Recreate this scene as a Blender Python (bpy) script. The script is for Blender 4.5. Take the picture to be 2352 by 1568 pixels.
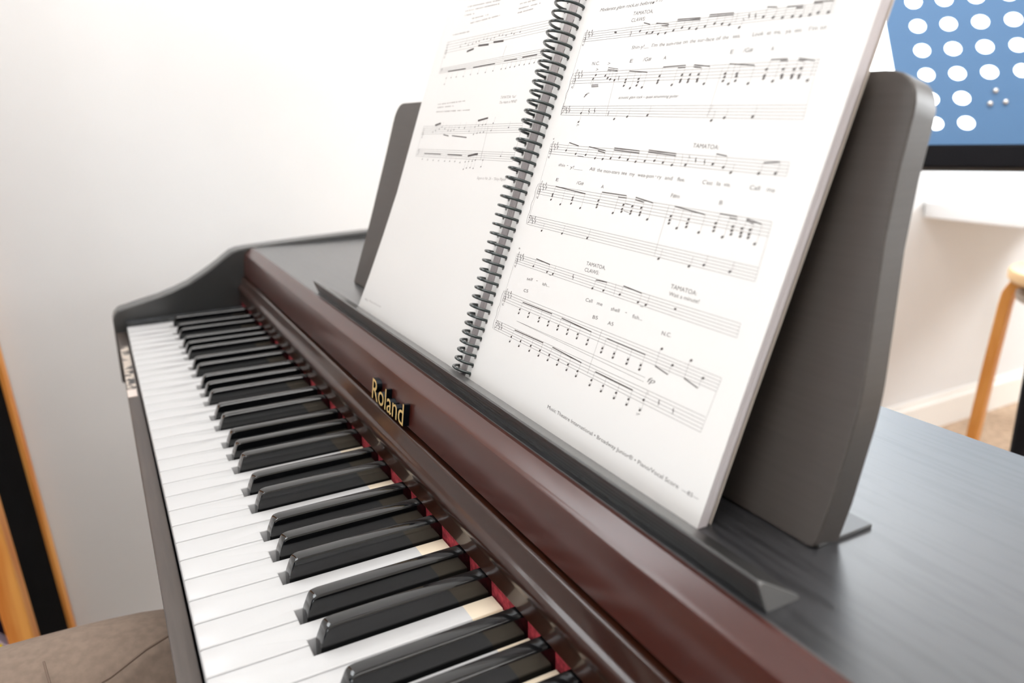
import bpy, bmesh, math, random
from mathutils import Vector, Matrix
for o in list(bpy.data.objects): bpy.data.objects.remove(o)
S = bpy.context.scene
COL = S.collection
# ---------------- camera
RX = Vector((0.47653084, 0.87895599, -0.0188342)); DN = Vector((0.24106728, -0.15123787, -0.95865201)); FW = Vector((-0.84546137, 0.45228694, -0.28395704))
cam = bpy.data.objects.new('camera', bpy.data.cameras.new('camera')); COL.objects.link(cam)
M = Matrix((RX, -DN, -FW)).transposed().to_4x4(); M.translation = Vector((1.09399, -0.01232, 0.25714)); cam.matrix_world = M
cam.data.sensor_width = 36; cam.data.lens = 1755.73/2352*36; cam.data.clip_start = .01; cam.data.clip_end = 60
cam.data.dof.use_dof = True; cam.data.dof.focus_distance = .48; cam.data.dof.aperture_fstop = 6.6; cam.data.dof.aperture_blades = 0
S.camera = cam
# ---------------- world, lights, exposure
W = bpy.data.worlds.new('sky'); S.world = W; W.use_nodes = True
W.node_tree.nodes['Background'].inputs[0].default_value = (.92, .97, 1, 1); W.node_tree.nodes['Background'].inputs[1].default_value = 4.5
S.view_settings.view_transform = 'Standard'; S.view_settings.look = 'None'; S.view_settings.gamma = 1; S.view_settings.exposure = 0.45
S.view_settings.use_curve_mapping = False
def area(name, loc, tgt, sx, sy, power, col):
    l = bpy.data.lights.new(name, 'AREA'); l.shape = 'RECTANGLE'; l.size = sx; l.size_y = sy; l.energy = power; l.color = col
    o = bpy.data.objects.new(name, l); COL.objects.link(o); o.location = loc
    o.rotation_euler = (Vector(tgt)-Vector(loc)).to_track_quat('-Z', 'Y').to_euler(); return o
area('window_daylight', (-.44, 2.65, .85), (1.0, 2.2, .3), 2.1, 1.3, 16, (.93, .97, 1))
area('back_window_daylight', (1.9, 4.36, 1.1), (1.2, 0, -.1), 2.0, .8, 92, (.95, .98, 1))
area('ceiling_fill_light', (.9, .1, 1.70), (.9, .11, 0), 1.2, 1.4, 20, (1, .985, .965))  # added overhead fill from an invented ceiling panel

area('side_fill_light', (-.45, -.55, 1.15), (.8, 0, 0), .75, .65, 3.5, (.95, .975, 1))  # added fill through an invented side window, lifts the rail top
area('front_fill_light', (1.3, -2.56, .9), (.7, 0, .1), 1.7, 1.0, 4, (.95, .975, 1))  # added fill through an invented front window, brightens the pages

def mat(name, col, rough=.5, metal=0, spec=.5, coat=0, coat_rough=.1, emit=None):
    m = bpy.data.materials.new(name); m.use_nodes = True; b = m.node_tree.nodes['Principled BSDF']
    b.inputs['Base Color'].default_value = (*col, 1); b.inputs['Roughness'].default_value = rough; b.inputs['Metallic'].default_value = metal
    b.inputs['Specular IOR Level'].default_value = spec; b.inputs['Coat Weight'].default_value = coat; b.inputs['Coat Roughness'].default_value = coat_rough
    return m
def hx(r, g, b):
    f = lambda c: (c/255/12.92) if c/255 <= .04045 else ((c/255+.055)/1.055)**2.4
    return (f(r), f(g), f(b))
def noise_mix(m, c1, c2, scale=(1, 1, 1), nscale=10, detail=4, lo=.35, hi=.65, bump=0, dist=.0005, rough=None):
    nt = m.node_tree; N = nt.nodes; L = nt.links; b = N['Principled BSDF']
    tc = N.new('ShaderNodeTexCoord'); mp = N.new('ShaderNodeMapping'); mp.inputs['Scale'].default_value = scale
    n = N.new('ShaderNodeTexNoise'); n.inputs['Scale'].default_value = nscale; n.inputs['Detail'].default_value = detail
    r = N.new('ShaderNodeValToRGB'); r.color_ramp.elements[0].position = lo; r.color_ramp.elements[1].position = hi
    r.color_ramp.elements[0].color = (*c1, 1); r.color_ramp.elements[1].color = (*c2, 1)
    L.new(tc.outputs['Object'], mp.inputs[0]); L.new(mp.outputs[0], n.inputs['Vector']); L.new(n.outputs['Fac'], r.inputs[0]); L.new(r.outputs[0], b.inputs['Base Color'])
    if bump:
        bp = N.new('ShaderNodeBump'); bp.inputs['Strength'].default_value = bump; bp.inputs['Distance'].default_value = dist
        L.new(r.outputs[0], bp.inputs['Height']); L.new(bp.outputs[0], b.inputs['Normal'])
    if rough:
        mr = N.new('ShaderNodeMapRange'); mr.inputs[3].default_value = rough[0]; mr.inputs[4].default_value = rough[1]
        L.new(n.outputs['Fac'], mr.inputs[0]); L.new(mr.outputs[0], b.inputs['Roughness'])
    return m
MT = dict(
 wall=noise_mix(mat('white_paint', hx(232, 229, 225), .7), hx(222, 222, 222), hx(226, 226, 226), nscale=3, bump=.05),
 trim=mat('trim_gloss', hx(238, 235, 230), .35),
 carpet=noise_mix(mat('carpet', hx(190, 165, 140), .95), hx(186, 160, 136), hx(214, 188, 162), nscale=60, bump=.4, dist=.002),
 lid=noise_mix(mat('black_wood', (.01, .01, .01), .34, spec=.7, coat=.6, coat_rough=.28), hx(26, 26, 28), hx(44, 44, 46), scale=(3, 40, 3), nscale=7, detail=6, lo=.38, hi=.52, bump=.3, dist=.0003),
 cheek=mat('black_satin', hx(26, 27, 27), .34, spec=.9, coat=.5, coat_rough=.25), rest=noise_mix(mat('rest_black', hx(50, 46, 43), .45, spec=.5), hx(64, 58, 54), hx(67, 61, 57), scale=(2, 2, 60), nscale=10),
 wedge=mat('rest_strip', hx(34, 33, 32), .36, coat=.6, coat_rough=.25), rail=noise_mix(mat('brown_lacquer', hx(66, 32, 22), .45, spec=.25, coat=.75, coat_rough=.17), hx(54, 16, 7), hx(62, 20, 9), scale=(1, 10, 10), nscale=6),
 fall=mat('brown_gloss', hx(40, 15, 5), .35, spec=.2, coat=.55, coat_rough=.08), slip=noise_mix(mat('dark_rail', hx(66, 58, 54), .4), hx(62, 54, 50), hx(72, 63, 58), scale=(2, 30, 30), nscale=10),
 white=mat('ivory_white', hx(190, 190, 191), .24), cream=mat('aged_cream', hx(222, 208, 186), .3), black=mat('key_black', hx(8, 9, 11), .1, spec=.5, coat=.3, coat_rough=.05), 
 felt=noise_mix(mat('red_felt', hx(150, 30, 45), .95), hx(120, 22, 36), hx(175, 50, 62), nscale=300, bump=.4),
 gold=mat('gold_plate', hx(240, 205, 135), .35, metal=.5), chromeblk=mat('badge_black', hx(18, 26, 34), .18, metal=.6),
 paper=mat('paper', hx(218, 216, 214), .6), ink=mat('ink', hx(62, 54, 52), .6), inkgrey=mat('grey_ink', hx(150, 143, 140), .6), hole=mat('punch_hole', hx(120, 117, 115), .7), pedge=mat('page_edges', hx(222, 215, 216), .8), cover=mat('card_cover', hx(215, 203, 192), .6),
 coil=mat('coil_plastic', hx(36, 46, 46), .22, coat=.4), blue=mat('sky_sheen_steel', hx(88, 128, 172), .4, metal=.15), navy=mat('stand_black', hx(9, 9, 15), .7, spec=.2), steel=mat('bright_steel', (.8, .8, .8), .2, metal=1),
 birch=noise_mix(mat('birch', hx(205, 145, 80), .4), hx(212, 140, 62), hx(228, 162, 84), scale=(4, 4, .6), nscale=12), birchtop=mat('birch_light', hx(216, 176, 128), .5), stoolring=mat('stool_grey', hx(170, 155, 140), .5),
 table=mat('white_laminate', hx(242, 242, 242), .3), pine=noise_mix(mat('pine', hx(222, 148, 68), .45), hx(205, 122, 46), hx(232, 165, 84), scale=(14, 14, 1), nscale=4), board=noise_mix(mat('blackboard', hx(6, 6, 8), .9, spec=.08), hx(4, 4, 5), hx(8, 8, 10), nscale=30),
 purple=mat('purple_cloth', hx(48, 20, 66), .9), bluestr=mat('blue_strap', hx(30, 60, 150), .6), yel=mat('yellow', hx(235, 215, 30), .6), red=mat('red', hx(200, 30, 40), .6), lilac=mat('lilac', hx(205, 190, 215), .6),
 khaki=noise_mix(mat('khaki_cotton', hx(172, 150, 130), .9), hx(128, 111, 98), hx(140, 122, 108), nscale=140, bump=.3), seam=mat('seam', hx(120, 102, 90), .9), shoe=mat('shoe', hx(60, 45, 36), .5), skin=mat('skin', hx(205, 160, 135), .5),
 tape=noise_mix(mat('patterned_tape', hx(180, 170, 160), .5), hx(60, 58, 60), hx(196, 184, 172), scale=(1, 1, 1), nscale=90, lo=.42, hi=.5), tapeend=mat('tape_end', hx(215, 200, 192), .5), blockm=noise_mix(mat('end_block', hx(46, 48, 50), .5), hx(34, 36, 38), hx(76, 80, 84), nscale=90, lo=.5, hi=.75),
 lips=mat('lips', hx(170, 95, 85), .5), litend=mat('lit_end_face', hx(105, 104, 103), .4), sweater=noise_mix(mat('sweater', hx(60, 70, 90), .9), hx(54, 64, 84), hx(66, 76, 96), nscale=200, bump=.3), hair=mat('hair', hx(50, 34, 24), .6), lamp=mat('lamp', (1, 1, 1), .5), dark=mat('dark_gap', hx(12, 10, 10), .7))
g = mat('window_glass', (1, 1, 1), .02); nt = g.node_tree; nt.nodes.clear()
o_ = nt.nodes.new('ShaderNodeOutputMaterial'); mx = nt.nodes.new('ShaderNodeMixShader'); mx.inputs[0].default_value = .05
tr = nt.nodes.new('ShaderNodeBsdfTransparent'); gl = nt.nodes.new('ShaderNodeBsdfGlossy'); gl.inputs['Roughness'].default_value = .02
nt.links.new(tr.outputs[0], mx.inputs[1]); nt.links.new(gl.outputs[0], mx.inputs[2]); nt.links.new(mx.outputs[0], o_.inputs[0]); MT['glass'] = g
# ribbed back slope of the book strip
m = MT['wedge']; nt = m.node_tree; b = nt.nodes['Principled BSDF']; tc = nt.nodes.new('ShaderNodeTexCoord'); wv = nt.nodes.new('ShaderNodeTexWave'); wv.bands_direction = 'Y'; wv.inputs['Scale'].default_value = 320
bp = nt.nodes.new('ShaderNodeBump'); bp.inputs['Strength'].default_value = .5; bp.inputs['Distance'].default_value = .0003
nt.links.new(tc.outputs['Object'], wv.inputs[0]); nt.links.new(wv.outputs['Fac'], bp.inputs['Height']); nt.links.new(bp.outputs[0], b.inputs['Normal'])

# ---------------- helpers
def obj(name, bm, mats, parent=None, smooth=False, bevel=0, seg=2, angle=35):
    me = bpy.data.meshes.new(name); bmesh.ops.recalc_face_normals(bm, faces=bm.faces); bm.to_mesh(me); bm.free()
    for k in (mats if isinstance(mats, (list, tuple)) else [mats]): me.materials.append(MT[k])
    o = bpy.data.objects.new(name, me); COL.objects.link(o)
    if parent: o.parent = parent
    if smooth:
        for p in me.polygons: p.use_smooth = True
        try: me.set_sharp_from_angle(angle=math.radians(angle))
        except Exception: pass
    if bevel:
        md = o.modifiers.new('bevel', 'BEVEL'); md.width = bevel; md.segments = seg; md.limit_method = 'ANGLE'; md.angle_limit = math.radians(30); md.harden_normals = False
    return o
def thing(name, label, cat, loc=(0, 0, 0), group=None):
    o = bpy.data.objects.new(name, None); COL.objects.link(o); o.location = loc; o.empty_display_size = .05; return tag(o, label, cat, group)
def tag(o, label, cat, group=None):
    o['label'] = label; o['category'] = cat
    if group: o['group'] = group
    return o
def at(o, root):   # keep world coordinates of a mesh built in world space under a root
    o.parent = root; o.matrix_parent_inverse = Matrix.Translation(-root.location); return o
def box(bm, x0, x1, y0, y1, z0, z1, mi=0):
    v = [bm.verts.new((x, y, z)) for x in (x0, x1) for y in (y0, y1) for z in (z0, z1)]
    for f in ((0, 1, 3, 2), (4, 6, 7, 5), (0, 4, 5, 1), (2, 3, 7, 6), (0, 2, 6, 4), (1, 5, 7, 3)):
        fc = bm.faces.new([v[i] for i in f]); fc.material_index = mi
def extr(bm, prof, x0, x1, mi=0):   # profile in (y,z) extruded along x
    a = [bm.verts.new((x0, y, z)) for y, z in prof]; b = [bm.verts.new((x1, y, z)) for y, z in prof]; n = len(prof)
    bm.faces.new(a[::-1]).material_index = mi; bm.faces.new(b).material_index = mi
    for i in range(n): bm.faces.new((a[i], a[(i+1) % n], b[(i+1) % n], b[i])).material_index = mi
def prism(bm, poly, fn, t0, t1, mi=0):  # polygon (u,v) placed by fn(u,v,depth)
    a = [bm.verts.new(fn(u, v, t0)) for u, v in poly]; b = [bm.verts.new(fn(u, v, t1)) for u, v in poly]; n = len(poly)
    bm.faces.new(a).material_index = mi; bm.faces.new(b[::-1]).material_index = mi
    for i in range(n): bm.faces.new((a[i], b[i], b[(i+1) % n], a[(i+1) % n])).material_index = mi
def tube(bm, pts, r, n=10, close=False, mi=0, flat=1):
    pts = [Vector(p) for p in pts]; rings = []; up = None
    for i, p in enumerate(pts):
        a = pts[i-1] if i else pts[0]; b = pts[i+1] if i < len(pts)-1 else pts[-1]
        t = (b-a).normalized()
        if up is None: up = t.orthogonal().normalized()
        up = (up - t*up.dot(t)).normalized(); s = t.cross(up)
        rr = r[i] if isinstance(r, (list, tuple)) else r
        rings.append([bm.verts.new(p+up*math.cos(2*math.pi*k/n)*rr+s*math.sin(2*math.pi*k/n)*rr*flat) for k in range(n)])
    for i in range(len(rings)-1):
        for k in range(n): bm.faces.new((rings[i][k], rings[i][(k+1) % n], rings[i+1][(k+1) % n], rings[i+1][k])).material_index = mi
    bm.faces.new(rings[0][::-1]).material_index = mi; bm.faces.new(rings[-1]).material_index = mi
def lathe(bm, prof, c, n=40, mi=0):
    rs = [[bm.verts.new((c[0]+r*math.cos(2*math.pi*k/n), c[1]+r*math.sin(2*math.pi*k/n), c[2]+z)) for k in range(n)] for r, z in prof]
    for i in range(len(rs)-1):
        for k in range(n): bm.faces.new((rs[i][k], rs[i][(k+1) % n], rs[i+1][(k+1) % n], rs[i+1][k])).material_index = mi
    bm.faces.new(rs[0][::-1]); bm.faces.new(rs[-1])
def rnd(poly, r, seg=5):   # round the corners of a polygon (list of (u,v)); r may be a list
    out = []; n = len(poly)
    for i, p in enumerate(poly):
        rr = r[i] if isinstance(r, (list, tuple)) else r
        p = Vector(p); a = Vector(poly[i-1])-p; b = Vector(poly[(i+1) % n])-p
        if rr <= 0: out.append(tuple(p)); continue
        ra = min(rr, a.length*.45, b.length*.45); a = p+a.normalized()*ra; b = p+b.normalized()*ra
        for k in range(seg+1):
            t = k/seg; out.append(tuple(a*(1-t)**2+p*2*t*(1-t)+b*t*t))
    return out
# ================= the room
FZ, CZ, WX, BY, RXW, FY = -.73, 1.75, -.28, 4.2, 3.6, -2.4
def struct(name, bm, m, parent=None, **k):
    o = obj(name, bm, m, parent, **k)
    if not parent: o['kind'] = 'structure'
    return o
bm = bmesh.new(); box(bm, WX-.3, RXW+.2, FY-.2, BY+.2, FZ-.1, FZ); struct('floor', bm, 'carpet')
bm = bmesh.new(); box(bm, WX-.3, RXW+.2, FY-.2, BY+.2, CZ, CZ+.1); struct('ceiling', bm, 'wall')
wy0, wy1, wz0, wz1 = 1.60, 3.66, .10, 1.50
bm = bmesh.new()
sy0, sy1, sz0, sz1 = -.95, -.15, .80, 1.50
for a in ((FY-.2, sy0, FZ, CZ), (sy1, wy0, FZ, CZ), (sy0, sy1, FZ, sz0), (sy0, sy1, sz1, CZ), (wy1, BY+.2, FZ, CZ), (wy0, wy1, FZ, wz0), (wy0, wy1, wz1, CZ)): box(bm, WX-.14, WX, a[0], a[1], a[2], a[3])
struct('wall_left', bm, 'wall')
bx0, bx1, bz0, bz1 = .9, 2.9, .70, 1.55
bm = bmesh.new()
for a in ((WX-.14, bx0, FZ, CZ), (bx1, RXW+.14, FZ, CZ), (bx0, bx1, FZ, bz0), (bx0, bx1, bz1, CZ)): box(bm, a[0], a[1], BY, BY+.14, a[2], a[3])
struct('wall_back', bm, 'wall')
bm = bmesh.new(); box(bm, RXW, RXW+.14, FY-.2, BY+.2, FZ, CZ); struct('wall_right', bm, 'wall')
fx0, fx1, fz0, fz1 = .45, 2.15, .35, 1.45
bm = bmesh.new()
for a in ((WX-.14, fx0, FZ, CZ), (fx1, RXW+.14, FZ, CZ), (fx0, fx1, FZ, fz0), (fx0, fx1, fz1, CZ)): box(bm, a[0], a[1], FY-.14, FY, a[2], a[3])
struct('wall_front', bm, 'wall')
def base(name, f):
    prof = [(0, 0), (.016, 0), (.016, .078), (.020, .083), (.018, .092), (.010, .098), (.009, .108), (0, .112)]
    bm = bmesh.new(); f(bm, prof); struct(name, bm, 'trim', smooth=True)
def bl(bm, prof):
    prism(bm, [(d, z+FZ) for d, z in prof], lambda u, v, t: (WX+u, t, v), FY, BY)
base('baseboard_left', bl)
base('baseboard_back', lambda bm, prof: prism(bm, [(d, z+FZ) for d, z in prof], lambda u, v, t: (t, BY-u, v), WX, RXW))
def window(name, fn, a0, a1, z0, z1):
    root = bpy.data.objects.new(name, None); COL.objects.link(root); root['kind'] = 'structure'
    bm = bmesh.new()
    def bar(u0, u1, v0, v1, t0=.05, t1=.10): prism(bm, [(u0, v0), (u1, v0), (u1, v1), (u0, v1)], fn, t0, t1)
    bar(a0, a0+.045, z0, z1); bar(a1-.045, a1, z0, z1); bar(a0+.045, a1-.045, z0, z0+.045, .051, .099); bar(a0+.045, a1-.045, z1-.045, z1, .051, .099); mid = (a0+a1)/2; bar(mid-.025, mid+.025, z0+.045, z1-.045, .052, .098)
    obj('window_frame', bm, 'trim', root, bevel=.004)
    bm = bmesh.new(); prism(bm, [(a0, z0), (a1, z0), (a1, z1), (a0, z1)], fn, .072, .076); obj('window_pane', bm, 'glass', root)
window('window_1', lambda u, v, t: (WX-t, u, v), wy0, wy1, wz0, wz1)
window('side_fill_window', lambda u, v, t: (WX-t, u, v), sy0, sy1, sz0, sz1)  # unseen window made up for the side fill
window('window_2', lambda u, v, t: (u, BY+t, v), bx0, bx1, bz0, bz1)
window('front_fill_window', lambda u, v, t: (u, FY-t, v), fx0, fx1, fz0, fz1)  # unseen window made up for the front fill
t = thing('ceiling_fill_lamp', 'large square white ceiling lamp panel added for fill light above the piano', 'lamp', (.9, .1, CZ))
bm = bmesh.new(); box(bm, .2, 1.6, -.7, .9, CZ-.03, CZ); at(obj('fill_lamp_housing', bm, 'trim', bevel=.005), t)

# ================= the piano
P = thing('digital_piano', 'dark brown and black digital piano with its keyboard open, along the room\'s left wall', 'piano', (0, 0, 0))
LZ = .0848; X0 = -.0225; X1 = 1.2445+.0225
def pp(name, bm, m, parent=None, **k): return obj(name, bm, m, parent or P, **k)
# keys
WK = .0235; KL = .1495; NY = .050
off = {1: 21.15, 3: 49.35, 6: 90.6, 8: 117.5, 10: 144.4}     # black key centres in an octave from C, mm
blacks = []
for oc in range(-1, 8):
    for sm, c in off.items():
        x = (2*WK)+oc*7*WK+c/1000
        if 0 < x < 52*WK-.01 : blacks.append(x)
blacks = [x for x in blacks if x > .01]
hw = .0069
for i in range(52):
    xa, xb = i*WK+.0004, (i+1)*WK-.0004
    ta, tb = xa, xb
    for b in blacks:
        if b-hw < xa < b+hw or abs(b+hw-xa) < .004 and b < xa+.01: ta = max(ta, b+hw)
        if b-hw < xb < b+hw or abs(b-hw-xb) < .004 and b > xb-.01: tb = min(tb, b-hw)
    nl, nr = ta > xa, tb < xb
    zb, YC = -.021, .1312
    def outline(e):    # e insets everything for the rounded top edge
        p = [(xa+e, 0+e), (xb-e, 0+e)]
        r = [.0014, .0014]
        if nr: p += [(xb-e, NY-e), (tb-e, NY-e)]; r += [.0005, .0004]
        else: p += [(xb-e, NY)]; r += [0]
        p += [(tb-e, KL)] if nr else [(xb-e, KL)]; r += [0]
        p += [(ta+e, KL)] if nl else [(xa+e, KL)]; r += [0]
        if nl: p += [(ta+e, NY-e), (xa+e, NY-e)]; r += [.0004, .0005]
        else: p += [(xa+e, NY)]; r += [0]
        return rnd(p, r, 4)
    bm = bmesh.new(); rings = []
    for e, z in ((0, zb), (0, -.0009), (.0003, -.0003), (.0009, 0)):
        rings.append([bm.verts.new((x, y, z)) for x, y in outline(e)])
    n = len(rings[0])
    for a, b in zip(rings, rings[1:]):
        for k in range(n): bm.faces.new((a[k], a[(k+1) % n], b[(k+1) % n], b[k]))
    bm.faces.new(rings[-1]); bm.faces.new(rings[0][::-1])
    geom = bm.verts[:]+bm.edges[:]+bm.faces[:]
    bmesh.ops.bisect_plane(bm, geom=geom, plane_co=(0, YC, 0), plane_no=(0, 1, 0))
    for f in bm.faces:
        if f.calc_center_median().y > YC: f.material_index = 1
    pp('white_key', bm, ['white', 'cream'], smooth=True, angle=40)
for x in blacks:
    bm = bmesh.new()
    y0, y1 = .0535, KL+.004
    secs = [(y0, .0052, -.018), (y0+.0002, .0052, .000), (y0+.0062, .0049, .0078)]
    def ring(pts): return [bm.verts.new(q) for q in pts]
    # side profile swept front to back: each station is a rounded trapezoid of height h
    def station(y, h, wt, wb=.0052, zb=-.014):
        r = .0006; hh = max(h, zb+.002)
        return [(x-wb, y, zb), (x-wb+.0001, y, 0 if h > .001 else h-.0005), (x-wt-.0004, y, hh-r*1.6), (x-wt+r*.35, y, hh-r*.35), (x-wt+r*1.3, y, hh), (x+wt-r*1.3, y, hh), (x+wt-r*.35, y, hh-r*.35), (x+wt+.0004, y, hh-r*1.6), (x+wb-.0001, y, 0 if h > .001 else h-.0005), (x+wb, y, zb)]
    st = [(y0, -.012+.0025, .0051), (y0+.0004, .0006, .0051), (y0+.0012, .0030, .0050), (y0+.0036, .0088, .0047), (y0+.0044, .0103, .0046), (y0+.0054, .0112, .0046), (y0+.0068, .0117, .0045), (y0+.0090, .0120, .0045), (y0+.03, .0121, .0045), (y1, .0119, .0045)]
    rs = [ring(station(y, h, w)) for y, h, w in st]; n = len(rs[0])
    for a, b in zip(rs, rs[1:]):
        for k in range(n): bm.faces.new((a[k], a[(k+1) % n], b[(k+1) % n], b[k]))
    bm.faces.new(rs[0][::-1]); bm.faces.new(rs[-1])
    pp('black_key', bm, 'black', smooth=True, angle=28)
bm = bmesh.new(); box(bm, X0, X1, KL+.0012, .160, -.02, .0100); pp('felt_strip', bm, 'felt')
bm = bmesh.new(); box(bm, X0, X1, .002, .158, -.035, -.0225); box(bm, X0-.03, X1+.03, -.0105, .386, -.083, -.035); pp('key_bed', bm, 'dark')
# key slip in front of the keys
bm = bmesh.new(); extr(bm, rnd([(-.0128, -.083), (-.0128, -.0122), (-.0012, -.0122), (-.0012, -.040), (.002, -.040), (.002, -.083)], [0, .0012, .0008, 0, 0, 0], 3), X0, X1); slip = pp('key_slip', bm, 'slip', smooth=True)
bm = bmesh.new(); box(bm, .055, .238, -.0118, -.0030, -.0122, -.0118); tp = pp('patterned_tape', bm, 'tape', slip); tp['label'] = 'strip of grey patterned tape'
bm = bmesh.new(); box(bm, .238, .262, -.0124, -.0035, -.0122, -.0114); pp('tape_end', bm, 'tapeend', slip)
# fallboard
fb = [(.1566, .0452), (.1558, .0453), (.1549, .0450), (.1542, .0443), (.1538, .0434), (.1520, .0352), (.1512, .0343), (.1496, .0335), (.1482, .0320), (.1474, .0300), (.1472, .0280), (.1476, .0258), (.1486, .0240), (.1488, .0228), (.1474, .0132), (.1478, .0124), (.165, .0124), (.165, .0452)]
bm = bmesh.new(); extr(bm, fb, X0, X1); pp('fallboard', bm, 'fall', smooth=True, angle=32)
# front rail
rl = [(.1580, .0476), (.1612, .0758), (.1618, .0772), (.1628, .0783), (.1642, .0791), (.1712, .0846), (.1730, .0850), (.1730, .0480)]
bm = bmesh.new(); extr(bm, rl, X0, X1); rail = pp('front_rail', bm, 'rail', smooth=True, angle=18)
bm = bmesh.new(); box(bm, X0, X1, .1600, .172, .0440, .0490); pp('shadow_gap_strip', bm, 'dark')
# lid
bm = bmesh.new(); box(bm, X0, X1, .1734, .3865, .060, LZ); pp('lid', bm, 'lid', bevel=.0008)
bm = bmesh.new(); box(bm, X0-.03, X1+.03, .370, .386, FZ+.10, .060); pp('back_panel', bm, 'cheek')
# cheeks
top = [(-.0105, .012), (-.0060, .0190), (.0255, .0262), (.046, .0310), (.065, .0371), (.084, .0445), (.101, .0537), (.115, .062), (.126, .0692), (.136, .0765), (.1450, .0822), (.154, .0850), (.165, .0862), (.249, .0905), (.337, .0935), (.3865, .0945)]
for xa, xb in ((X0-.030, X0), (X1, X1+.030)):
    bm = bmesh.new(); prof = [(-.0165, -.083), (-.0150, .005), (-.0125, .0125)]+top[1:]+[(.3865, FZ+.08), (.33, FZ+.08), (.30, -.20), (.02, -.12), (-.010, -.0835)]
    extr(bm, prof, xa, xb); ck = pp('side_cheek', bm, 'cheek', bevel=.0028, seg=3)
    bm = bmesh.new(); box(bm, xa, xb, .06, .42, FZ, FZ+.08); obj('foot', bm, 'cheek', ck, bevel=.006)
    bm = bmesh.new(); box(bm, xa, xb, .015, .055, FZ+.0, -.115); obj('leg', bm, 'cheek', ck, bevel=.005)
for xa, xb in ((X0, -.0022), (52*WK+.0022, X1)):
    bm = bmesh.new(); box(bm, xa, xb, .0, KL+.002, -.02, .0035); pp('key_end_block', bm, 'blockm', bevel=.0006)
# book strip with pointed end
def strip_prof(): return [(.1772, LZ), (.1724, .0976), (.1734, .0982), (.1748, .0976), (.1926, .0864), (.1930, LZ)]
bm = bmesh.new(); extr(bm, strip_prof(), .3175, .9282); ledge = pp('book_ledge', bm, 'wedge', smooth=True, angle=25)
bm = bmesh.new(); extr(bm, strip_prof(), .9282, .9296); cp = obj('ledge_lit_end', bm, 'litend', ledge); cp['label'] = 'ledge end face painted lighter as if lit'  # lighter grey paints the light on the black ledge's end face
# music rest
bo = Vector((0, .2233, LZ)); bd = Vector((0, .262, .965)).normalized(); bn = Vector((0, -bd.z, bd.y))
RESTO = [(288.4, .4), (869, .6), (909.8, .4), (911.3, 21), (911.5, 63), (906.5, 95), (901.4, 126), (898.7, 154), (897.3, 193.8), (620, 194), (321.5, 192.5), (317, 150), (311, 110), (304.5, 69)]
poly = rnd([(u/1000, v/1000) for u, v in RESTO], [.003, 0, .004, 0, .012, 0, 0, 0, .022, 0, .026, 0, 0, .01], 7)
bm = bmesh.new(); prism(bm, poly, lambda u, v, t: tuple(bo+Vector((u, 0, 0))+bd*v-bn*t), 0, .0145)
rest = pp('music_rest', bm, 'rest', smooth=True, angle=30, bevel=.0008)
bm = bmesh.new(); box(bm, .835, .9100, .2262, .2590, LZ, LZ+.0020); obj('rest_bracket', bm, 'wedge', rest, bevel=.0004)
bm = bmesh.new(); box(bm, .32, .395, .2262, .2590, LZ, LZ+.0020); obj('rest_bracket', bm, 'wedge', rest, bevel=.0004)
for x in (.42, .80):
    bm = bmesh.new(); a = bo+bd*.13-bn*.016; b = Vector((0, .335, LZ+.002))
    prism(bm, [(x-.012, 0), (x+.012, 0), (x+.012, 1), (x-.012, 1)], lambda u, v, t: tuple(Vector((u, 0, 0))+b.lerp(a, v)+Vector((0, t, 0))), 0, .003); obj('rest_prop', bm, 'wedge', rest)

# text helper
_cache = {}
def text_polys(s, shear=0):
    if (s, shear) in _cache: return _cache[(s, shear)]
    cu = bpy.data.curves.new('t', 'FONT'); cu.body = s; cu.shear = shear; cu.size = 1; cu.resolution_u = 3
    o = bpy.data.objects.new('t', cu); COL.objects.link(o)
    bpy.context.view_layer.update(); dg = bpy.context.evaluated_depsgraph_get()
    me = bpy.data.meshes.new_from_object(o.evaluated_get(dg)); bpy.data.objects.remove(o); bpy.data.curves.remove(cu)
    vs = [(v.co.x, v.co.y) for v in me.vertices]; fs = [tuple(p.vertices) for p in me.polygons]; bpy.data.meshes.remove(me)
    _cache[(s, shear)] = (vs, fs); return vs, fs
# maker's lettering on the rail
ro = Vector((0, .1577, .0480)); rd = Vector((0, .0036, .0278)).normalized(); rn = Vector((0, -rd.z, rd.y))
vs, fs = text_polys('Roland'); w = max(v[0] for v in vs); h = max(v[1] for v in vs)
def emb(bm, t0, t1, grow, mi, side=True):
    cx = .5505; W_ = .6195-.5505; H_ = .0158
    def P_(v, t): return tuple(ro+Vector((cx+v[0]/w*W_, 0, 0))+rd*(v[1]/h*H_+.0012)+rn*t)
    a = [bm.verts.new(P_(v, t1)) for v in vs]
    for f in fs: bm.faces.new([a[i] for i in f]).material_index = mi
    if side:
        cnt = {}
        for f in fs:
            for i in range(len(f)):
                e = (f[i], f[(i+1) % len(f)]); k = tuple(sorted(e)); cnt.setdefault(k, []).append(e)
        b = [bm.verts.new(P_(v, t0)) for v in vs]
        for k, es in cnt.items():
            if len(es) == 1: i, j = es[0]; bm.faces.new((a[i], b[i], b[j], a[j])).material_index = 1
bm = bmesh.new(); emb(bm, 0, .0045, 0, 0)
lg = pp('brand_lettering', bm, ['gold', 'chromeblk'], rail); lg['label'] = 'raised gold lettering with black sides'

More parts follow.
